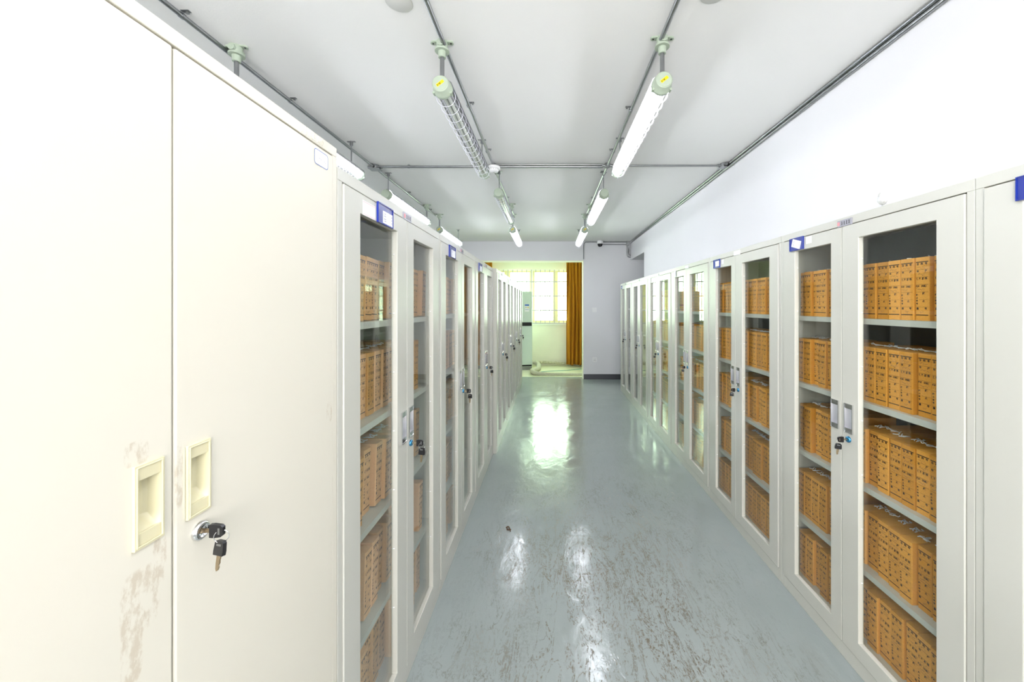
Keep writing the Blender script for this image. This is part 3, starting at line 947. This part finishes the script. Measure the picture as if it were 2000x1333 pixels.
# ------------------------------------------------------------------ lamps
LZ = 2.475; LL = 1.17
def cap_mb(label):
    mb = MB()
    mb.lathe([(.0, -.052), (.036, -.052), (.039, -.049), (.039, -.016), (.046, -.014), (.046, .004), (.034, .010), (.034, .02)], (0, 0, 0), 'y', 28)
    mb.lathe([(.033, -.0535), (.033, -.052)], (0, 0, 0), 'y', 28)
    for q in range(3):
        an = math.radians(90 + 120 * q)
        mb.lathe([(.006, -.018), (.006, .004)], (.047 * math.cos(an), 0, .047 * math.sin(an)), 'y', 10)
    return mb
def lamp_proto(lit):
    root = empty('cage_lamp')
    mb = cap_mb(True); o = mb.build('end_cap', MT['green'], root); o['label'] = 'pale green cast end cap'
    mb = cap_mb(False)
    for i, v in enumerate(mb.v): mb.v[i] = (v[0] * .9, LL - v[1] * .5, v[2] * .9)
    o = mb.build('end_cap', MT['green'], root)
    # reflector: bent sheet over the tube
    prof = [(-.048, .012), (-.040, .032), (-.018, .046), (.018, .046), (.040, .032), (.048, .012)]
    mb = MB(); n = len(prof); vs = []
    for y in (-.005, LL - .005):
        vs += [(p[0], y, p[1]) for p in prof] + [(p[0], y, p[1] + .002) for p in prof]
    fs = []
    for k in range(n - 1):
        fs += [(k, k + 1, 2 * n + k + 1, 2 * n + k), (n + k, 3 * n + k, 3 * n + k + 1, n + k + 1), (k, n + k, n + k + 1, k + 1), (2 * n + k, 2 * n + k + 1, 3 * n + k + 1, 3 * n + k)]
    fs += [(0, 2 * n, 3 * n, n), (n - 1, 2 * n - 1, 4 * n - 1, 3 * n - 1)]
    mb.add(vs, fs); mb.build('reflector', MT['reflector'], root)
    mb = MB(); mb.tube([(0, .015, 0), (0, LL - .01, 0)], .030, 20, cap=False)
    mb.build('glass_cover', MT['tubeglass'], root)
    for sx in (-.011, .011):
        mb = MB(); mb.tube([(sx, .02, -.004), (sx, LL - .02, -.004)], .0085, 10)
        mb.build('fluorescent_tube', MT['lit'] if lit else MT['unlit'], root)
    mb = MB()
    for k in range(14):
        y = .05 + k * .081
        R = .047
        mb.tube([(R * math.cos(q), y, R * math.sin(q) - .010) for q in [2 * math.pi * j / 20 for j in range(20)]], .0013, 5, closed=True)
    for an in (200, 340, 270):
        q = math.radians(an)
        mb.tube([(.043 * math.cos(q), .0, .045 * math.sin(q) - .008), (.043 * math.cos(q), LL - .0, .045 * math.sin(q) - .008)], .0013, 5)
    mb.build('wire_cage', MT['wire'], root)
    return root
def fitting_part(root, y, zt):
    """cast junction fitting at the ceiling with two screw ears and a collar"""
    mb = MB()
    mb.lathe([(.026, 0), (.026, -.034), (.022, -.038)], (0, y, zt), 'z', 20)
    mb.box((-.040, y - .012, zt - .006), (.040, y + .012, zt))
    for sx in (-1, 1): mb.lathe([(.012, -.008), (.012, 0)], (sx * .042, y, zt), 'z', 14); mb.lathe([(.005, -.0084), (.005, -.008)], (sx * .042, y, zt), 'z', 10, 1)
    for sy in (-1, 1): mb.lathe([(.016, 0), (.016, sy * .034)], (0, y, zt - .020), 'y', 16)
    mb.lathe([(.034, -.038), (.034, -.046)], (0, y, zt), 'z', 20)
    mb.lathe([(.019, -.046), (.017, -.075)], (0, y, zt), 'z', 20)
    o = mb.build('junction_fitting', [MT['green'], MT['dark']], root); o['label'] = 'pale green ceiling fitting'
def pipe_part(root, y, z0, z1, r=.0105):
    mb = MB(); mb.tube([(0, y, z0), (0, y, z1)], r, 14); mb.build('pendant_pipe', MT['galv'], root)
def rod_part(root, y, z1, z0):
    mb = MB(); mb.tube([(0, y, z0), (0, y, z1)], .0045, 8)
    mb.box((-.03, y - .008, z1 - .004), (.03, y + .008, z1)); mb.lathe([(.012, 0), (.012, -.03)], (0, y, z1), 'z', 12)
    mb.build('hanger_rod', MT['galv'], root)
def sticker_part(root):
    mb = MB(); a = math.radians(38)
    pts = [(-.020, -.007), (.020, -.007), (.020, .007), (-.020, .007)]
    def R(p): return (p[0] * math.cos(a) - p[1] * math.sin(a), p[0] * math.sin(a) + p[1] * math.cos(a))
    mb.add([(*(R(p)[:1]), -.0542, R(p)[1]) for p in pts], [(0, 1, 2, 3)], 0)
    for x0, x1, z0, z1 in ((-.017, -.013, -.003, .003), (-.011, .006, .0012, .0030), (-.011, .002, -.0015, .0), (-.006, .003, -.0045, -.003), (-.002, .0, -.004, .003)):
        mb.add([(R(p)[0], -.0545, R(p)[1]) for p in ((x0, z0), (x1, z0), (x1, z1), (x0, z1))], [(0, 1, 2, 3)], 1)
    o = mb.build('warning_sticker', [MT['yellow'], MT['ink']], root); o['label'] = 'yellow warning sticker'
TOP = CEIL - LZ
protos = {}
for lit in (True, False):
    for kind in ('pipe', 'rod'):
        p = lamp_proto(lit)
        if kind == 'pipe':
            fitting_part(p, -.018, TOP); pipe_part(p, -.018, .036, TOP - .06); rod_part(p, LL - .12, TOP, .040); sticker_part(p)
        else:
            rod_part(p, .02, TOP, .040); fitting_part(p, LL - .02, TOP); pipe_part(p, LL - .02, .03, TOP - .06)
        protos[(lit, kind)] = p
index_kids()
protos = {k: (v, []) for k, v in protos.items()}
used = set()
def lamp(x, y, lit, kind, label):
    p = protos[(lit, kind)][0]
    if (lit, kind) in used: r = copy_tree(p)
    else: r = p; used.add((lit, kind))
    r.location = (x, y, LZ)
    tag(r, label, 'ceiling lamp', 'caged tube lamps under the ceiling')
    return r
lamp(.525, 1.80, True, 'pipe', 'nearest lit caged tube lamp, large at upper right of the aisle')
lamp(-.51, 1.83, False, 'pipe', 'nearest unlit caged tube lamp, large at upper left of the aisle')
lamp(.505, 3.56, True, 'rod', 'lit caged tube lamp, second along on the right of the aisle')
lamp(-.47, 3.54, False, 'rod', 'unlit caged tube lamp, second along, beyond the ceiling smoke detector')
lamp(.48, 5.24, True, 'pipe', 'farthest lit caged lamp on the right, near the dome camera')
lamp(-.505, 5.24, True, 'pipe', 'farthest lit caged lamp over the aisle on its left')
lamp(-1.51, 1.86, True, 'pipe', 'lit caged lamp half hidden behind the tall cream cupboard')
lamp(-1.52, 3.58, True, 'rod', 'lit caged lamp over the cabinet tops at left, plain green cap')
lamp(-1.505, 5.24, True, 'pipe', 'farthest lit caged lamp over the cabinet tops at left')
for x in (-1.51, -.51, .525):      # the same rows go on over and behind the photographer
    lamp(x, -.22, True, 'pipe', 'lit caged tube lamp just behind the viewpoint, ' + {-1.51: 'over the cabinet tops', -.51: 'over the aisle on its left', .525: 'over the aisle on its right'}[x])
    
# ------------------------------------------------------------------ conduits
PZ = CEIL - .020
def conduit(pts, label, r=.0105, clips=(), n=12):
    mb = MB(); mb.tube(pts, r, n)
    o = mb.build('conduit_pipe', MT['galv']); tag(o, label, 'conduit pipe')
    for (x, y, z, ax, side) in clips:
        mb = MB()
        if ax == 'y':
            mb.lathe([(r + .0025, -.008), (r + .0025, .008)], (x, y, z), 'y', 14)
            mb.box((min(x, x + side * .034), y - .008, CEIL - .003), (max(x, x + side * .034), y + .008, CEIL))
            mb.box((x + side * .020, y - .004, CEIL - .013), (x + side * .030, y + .004, CEIL - .003))
        elif ax == 'x':
            mb.lathe([(r + .0025, -.008), (r + .0025, .008)], (x, y, z), 'x', 14)
            mb.box((x - .008, y, CEIL - .003), (x + .008, y + .034, CEIL))
            mb.box((x - .004, y + .02, CEIL - .013), (x + .004, y + .03, CEIL - .003))
        cl = mb.build('pipe_clip', MT['galv']); cl.parent = o
    return o
def arc(p0, c, p1, n=6):
    p0, c, p1 = Vector(p0), Vector(c), Vector(p1)
    return [((1 - t) ** 2) * p0 + 2 * t * (1 - t) * c + t * t * p1 for t in [k / n for k in range(n + 1)]]
def clipsy(x, ys, side): return [(x, y, PZ, 'y', side) for y in ys]
conduit([(-1.56, -1.6, PZ), (-1.56, 5.22, PZ)], 'ceiling conduit running over the cabinet tops at left', clips=clipsy(-1.56, (1.62, 2.3, 4.2, 4.95), 1))
conduit([(-.505, -1.6, PZ), (-.49, 5.22, PZ)], 'ceiling conduit above the unlit lamps on the left of the aisle', clips=clipsy(-.498, (1.50, 2.35, 3.05, 3.55, 4.4), 1))
conduit([(.53, -1.6, PZ), (.50, 5.22, PZ)], 'ceiling conduit above the lit lamps on the right of the aisle', clips=clipsy(.51, (1.50, 2.40, 3.05, 3.55, 4.4), -1))
conduit([(RW - .014, -1.6, CEIL - .014), (RW - .014, BW - .02, CEIL - .014)], 'conduit tight in the corner of ceiling and right wall', r=.012)
conduit([(RW - .013, -1.6, CEIL - .040), (RW - .013, BW - .04, CEIL - .040)], 'lower twin conduit along the top of the right wall', r=.010)
conduit([(-1.52, 3.385, PZ), (-.53, 3.385, PZ)], 'cross conduit from the left run to the ceiling smoke detector', clips=[(-1.25, 3.385, PZ, 'x', 1)])
conduit([(-.45, 3.385, PZ), (.47, 3.385, PZ)], 'cross conduit between the two lamp rows', r=.012, clips=[(.27, 3.385, PZ, 'x', 1)])
conduit([(-.45, 3.345, PZ + .004), (.47, 3.345, PZ + .004)], 'thinner twin of the cross conduit between the lamp rows', r=.007)
conduit([(.55, 3.36, PZ), (1.52, 3.36, PZ)], 'cross conduit from the lit lamp row to the right wall', r=.009)
def jbox(x, y, label, s=.034, plate=True):
    mb = MB(); mb.lathe([(s * .8, 0), (s * .8, -.032), (s * .7, -.036)], (x, y, CEIL), 'z', 20)
    if plate: mb.box((x - s * 1.15, y - s, CEIL - .041), (x + s * 1.15, y + s, CEIL - .036)); 
    for dx, dy in ((1, 0), (-1, 0), (0, 1), (0, -1)):
        mb.tube([(x + dx * s * .5, y + dy * s * .5, PZ), (x + dx * s * 1.5, y + dy * s * 1.5, PZ)], .0135, 12)
    tag(mb.build('junction_box', MT['galv'], bevel=.001), label, 'junction box')
jbox(-1.553, 3.40, 'metal junction box with square lid over the left cabinets', .042)
jbox(-.492, 3.37, 'round metal junction box above the white smoke detector', .030, False)
jbox(.508, 3.36, 'metal junction box beside the end of the nearest lit lamp', .030, False)
jbox(1.530, 3.36, 'metal junction box at the top of the right wall', .036)
yb_ = BW - .014
pz = CEIL - .016
conduit([(.662, yb_, SOF + .02), (.662, yb_, pz - .06)] + arc((.662, yb_, pz - .06), (.662, yb_, pz), (.72, yb_, pz)) + [(.93, yb_, pz)], 'bent conduit from the dome camera down the edge of the pier')
conduit([(1.02, yb_, pz), (1.50, yb_, pz)], 'upper conduit from the dome camera to the corner', r=.011)
conduit([(1.02, yb_, pz - .045), (1.50, yb_, pz - .045)], 'lower conduit from the dome camera to the corner', r=.009)
zc = 2.40
for k, (dx, lab) in enumerate(((0, 'outer of two conduits bending from the corner into the recess'), (.034, 'inner of two conduits bending from the corner into the recess'))):
    yk = yb_ - .0
    x0 = 1.508 + dx
    conduit([(x0, yk, CEIL - .07), (x0, yk, zc + .04 + dx * .4)] + arc((x0, yk, zc + .04 + dx), (x0, yk, zc - .02 + dx * .9), (x0 + .06, yk, zc - .02 + dx * .9)) + [(2.6, yk, zc - .02 + dx * .9)], lab, r=.011)
mb = MB(); mb.box((1.488, BW - .05, CEIL - .08), (1.552, BW - .001, CEIL - .002)); mb.lathe([(.02, -.055), (.02, -.05)], (1.52, BW, CEIL - .04), 'y', 16)
tag(mb.build('junction_box', MT['galv'], bevel=.002), 'square metal junction box in the far ceiling corner', 'junction box')

# dome camera
dc = empty('dome_camera', (.975, BW - .06, CEIL)); tag(dc, 'white dome camera with dark ball under the ceiling by the pier', 'camera')
mb = MB(); mb.lathe([(.050, 0), (.058, -.01), (.060, -.052), (.054, -.058)], (0, 0, 0), 'z', 28); mb.build('housing', MT['whiteplastic'], dc)
mb = MB(); mb.lathe([(.050, -.055), (.049, -.075), (.040, -.098), (.024, -.113), (.0, -.118)], (0, 0, 0), 'z', 28); mb.build('dome', MT['smoked'], dc)
mb = MB(); mb.lathe([(.012, -.100), (.010, -.106)], (0, -.026, -.0), 'z', 14); mb.build('lens', MT['galv'], dc)
# ceiling smoke detector
def detector(loc, M, label, k=1.0):
    r = empty('smoke_detector', loc); tag(r, label, 'smoke detector')
    r.rotation_euler = M
    mb = MB(); mb.lathe([(.050 * k, 0), (.052 * k, -.004), (.052 * k, -.020 * k), (.046 * k, -.024 * k)], (0, 0, 0), 'z', 32); mb.build('base', MT['whiteplastic'], r)
    mb = MB(); mb.lathe([(.040 * k, -.022 * k), (.040 * k, -.036 * k), (.034 * k, -.046 * k), (.020 * k, -.050 * k), (.0, -.050 * k)], (0, 0, 0), 'z', 32)
    for q in range(12):
        an = 2 * math.pi * q / 12
        Mx = Matrix.Rotation(an, 4, 'Z')
        mb.box((.0385 * k, -.0055 * k, -.034 * k), (.0412 * k, .0055 * k, -.027 * k), 1, Mx)
    mb.lathe([(.010 * k, -.0505 * k), (.010 * k, -.052 * k)], (0, 0, 0), 'z', 16, 1)
    mb.build('sensor_head', [MT['whiteplastic'], MT['disc']], r)
detector((-.485, 3.335, CEIL - .036), (0, 0, 0), 'white smoke detector under the ceiling between the two unlit lamps')
detector((1.262, 1.405, 1.8415), Vector((-.90, .36, .22)).to_track_quat('-Z', 'Y').to_euler(), 'loose white smoke detector standing on edge on the right cabinet top', .80)

# flat pale grey discs set on the ceiling
for x, lab in ((-.62, 'pale round ceiling disc cut by the top edge, left one'), (.658, 'pale round ceiling disc cut by the top edge, right one')):
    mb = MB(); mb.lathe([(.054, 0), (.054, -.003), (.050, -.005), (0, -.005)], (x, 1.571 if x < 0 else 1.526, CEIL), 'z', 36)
    tag(mb.build('ceiling_disc', MT['disc']), lab, 'ceiling cover')

# ------------------------------------------------------------------ pier: switch and outlet
def plate_thing(name, x, z, w_, h, label, cat, kind):
    r = empty(name, (x, BW, z)); tag(r, label, cat)
    mb = MB(); mb.box((-w_ / 2, -.009, -h / 2), (w_ / 2, 0, h / 2)); mb.build('cover_plate', MT['whiteplastic'], r, bevel=.002)
    mb = MB()
    if kind == 'switch':
        mb.box((-w_ * .30, -.013, -h * .30), (w_ * .02, -.008, h * .30)); mb.box((w_ * .04, -.0125, -h * .30), (w_ * .30, -.008, h * .30))
        mb.build('rocker', MT['whiteplastic'], r, bevel=.001)
    else:
        for x0, z0 in ((-.012, .012), (.012, .012), (0, -.014), (-.018, -.016), (.018, -.016)):
            mb.box((x0 - .0025, -.0105, z0 - .006), (x0 + .0025, -.008, z0 + .006))
        mb.build('socket_holes', MT['dark'], r)
plate_thing('light_switch', (1161 - 1073.5) * BW / F, CZ - (606 - 597) * BW / F, .088, .088, 'white light switch at shoulder height on the white pier', 'light switch', 'switch')
plate_thing('wall_outlet', (1161.5 - 1073.5) * BW / F, CZ - (703 - 597) * BW / F, .088, .088, 'white wall outlet low on the pier above the grey skirting', 'wall outlet', 'outlet')

# ------------------------------------------------------------------ air conditioner
ac = empty('air_conditioner', (-.665, 8.62, 0)); tag(ac, 'tall pale floor-standing air conditioner in front of the barred window', 'air conditioner')
ac.rotation_euler = (0, 0, math.radians(14))
mb = MB(); mb.box((-.25, -.15, .075), (.25, .17, 1.755)); mb.build('cabinet', MT['acwhite'], ac, bevel=.012)
mb = MB(); mb.box((-.24, -.14, 0), (.24, .16, .075)); mb.build('base', MT['galv'], ac)
mb = MB(); mb.box((-.235, -.158, .12), (.215, -.148, .97)); mb.build('lower_panel', MT['acwhite'], ac, bevel=.004)
mb = MB(); mb.box((-.235, -.160, 1.075), (.195, -.148, 1.735))
mb.build('upper_panel', MT['acwhite'], ac, bevel=.004)
mb = MB(); mb.box((-.245, -.161, .985), (.235, -.149, 1.062)); mb.build('display_band', MT['acband'], ac)
mb = MB(); mb.box((.075, -.1615, 1.30), (.175, -.1605, 1.47), 0); mb.box((.077, -.162, 1.43), (.173, -.1615, 1.465), 1)
mb.box((.095, -.162, 1.385), (.115, -.1615, 1.41), 2); mb.box((.140, -.162, 1.38), (.160, -.1615, 1.41), 3); mb.box((.085, -.162, 1.345), (.165, -.1615, 1.352), 1)
o = mb.build('energy_label', [MT['paper'], MT['blueink'], MT['green'], MT['yellow']], ac); o['label'] = 'white and blue energy label'
mb = MB(); mb.box((-.03, -.1615, 1.43), (-.015, -.1605, 1.49), 0); mb.box((-.032, -.1615, 1.40), (-.010, -.1605, 1.42), 1)
mb.build('logo_sticker', [MT['paper'], MT['redink']], ac)
mb = MB(); mb.box((-.245, -.152, .085), (.235, -.149, .118)); mb.build('toe_strip', MT['acband'], ac)

# pipes and cables on the bay floor
def wob(pts, n=8):
    out = []
    for a, b in zip(pts[:-1], pts[1:]):
        a, b = Vector(a), Vector(b)
        for k in range(n): out.append(a.lerp(b, k / n))
    out.append(Vector(pts[-1])); return out
pts = [(-.36, 8.62, .16), (-.29, 8.60, .145), (-.24, 8.50, .10), (-.24, 8.36, .058), (-.30, 8.22, .055), (-.37, 8.10, .055), (-.36, 7.96, .055), (-.31, 7.88, .05), (-.22, 7.84, .042), (0, 7.83, .034), (.3, 7.84, .030), (.64, 7.83, .028), (.9, 7.84, .028)]
R_ = [.05, .055, .055, .055, .052, .052, .048, .044, .038, .030, .026, .024, .024]
pp, rr2 = [], []
for i in range(len(pts) - 1):
    for k in range(5):
        pp.append(Vector(pts[i]).lerp(Vector(pts[i + 1]), k / 5)); rr2.append((R_[i] + (R_[i + 1] - R_[i]) * k / 5) * (1 + .06 * math.sin((i * 5 + k) * 2.1)))
mb = MB(); mb.tube(pp, rr2, 14); tag(mb.build('wrapped_pipe', MT['wrap']), 'taped insulated pipe bending from the air conditioner along the bay floor edge', 'pipe')
pp, rr2 = [], []
for k in range(150):
    u = k / 149
    pp.append(Vector((-.40 + u * 1.5, 9.135 - .02 * math.sin(u * 3), .052 + .028 * abs(math.cos(u * 2.6)) - .01 * u))); rr2.append(.030 + .006 * (1 if (k // 2) % 2 else -1))
mb = MB(); mb.tube(pp, rr2, 12); tag(mb.build('ribbed_duct', MT['duct']), 'ribbed flexible duct lying along the foot of the wall under the window', 'duct')
pp = [Vector((-.20 + .9 * u + .15 * u, 8.22 + .42 * u + .02 * math.sin(u * 9), .008)) for u in [k / 20 for k in range(21)]]
mb = MB(); mb.tube(pp, .006, 8); tag(mb.build('floor_cable', MT['cable']), 'thin teal cable crossing the pale bay floor behind the taped pipe', 'cable')

# a scrap of litter on the floor
rnd = random.Random(4); mb = MB()
lx, ly = (993 - 1073.5) * (CZ * F / (1034 - 597)) / F, CZ * F / (1034 - 597)
for a, b in (((-.016, .004), (-.002, .010)), ((-.002, .010), (.006, .002)), ((-.010, .006), (-.006, -.008)), ((-.006, -.008), (.004, -.010)), ((.004, -.008), (.018, -.006)), ((.010, -.004), (.016, -.016)), ((.006, .002), (.010, -.006))):
    mb.tube([(a[0], a[1] * 2, .004), ((a[0] + b[0]) / 2, a[1] + b[1], .0075), (b[0], b[1] * 2, .004)], .0032, 6)
tag(mb.build('dry_leaf_scrap', MT['leafmark'], loc=(lx, ly, 0)), 'small crumpled brown scrap lying on the grey floor', 'litter')
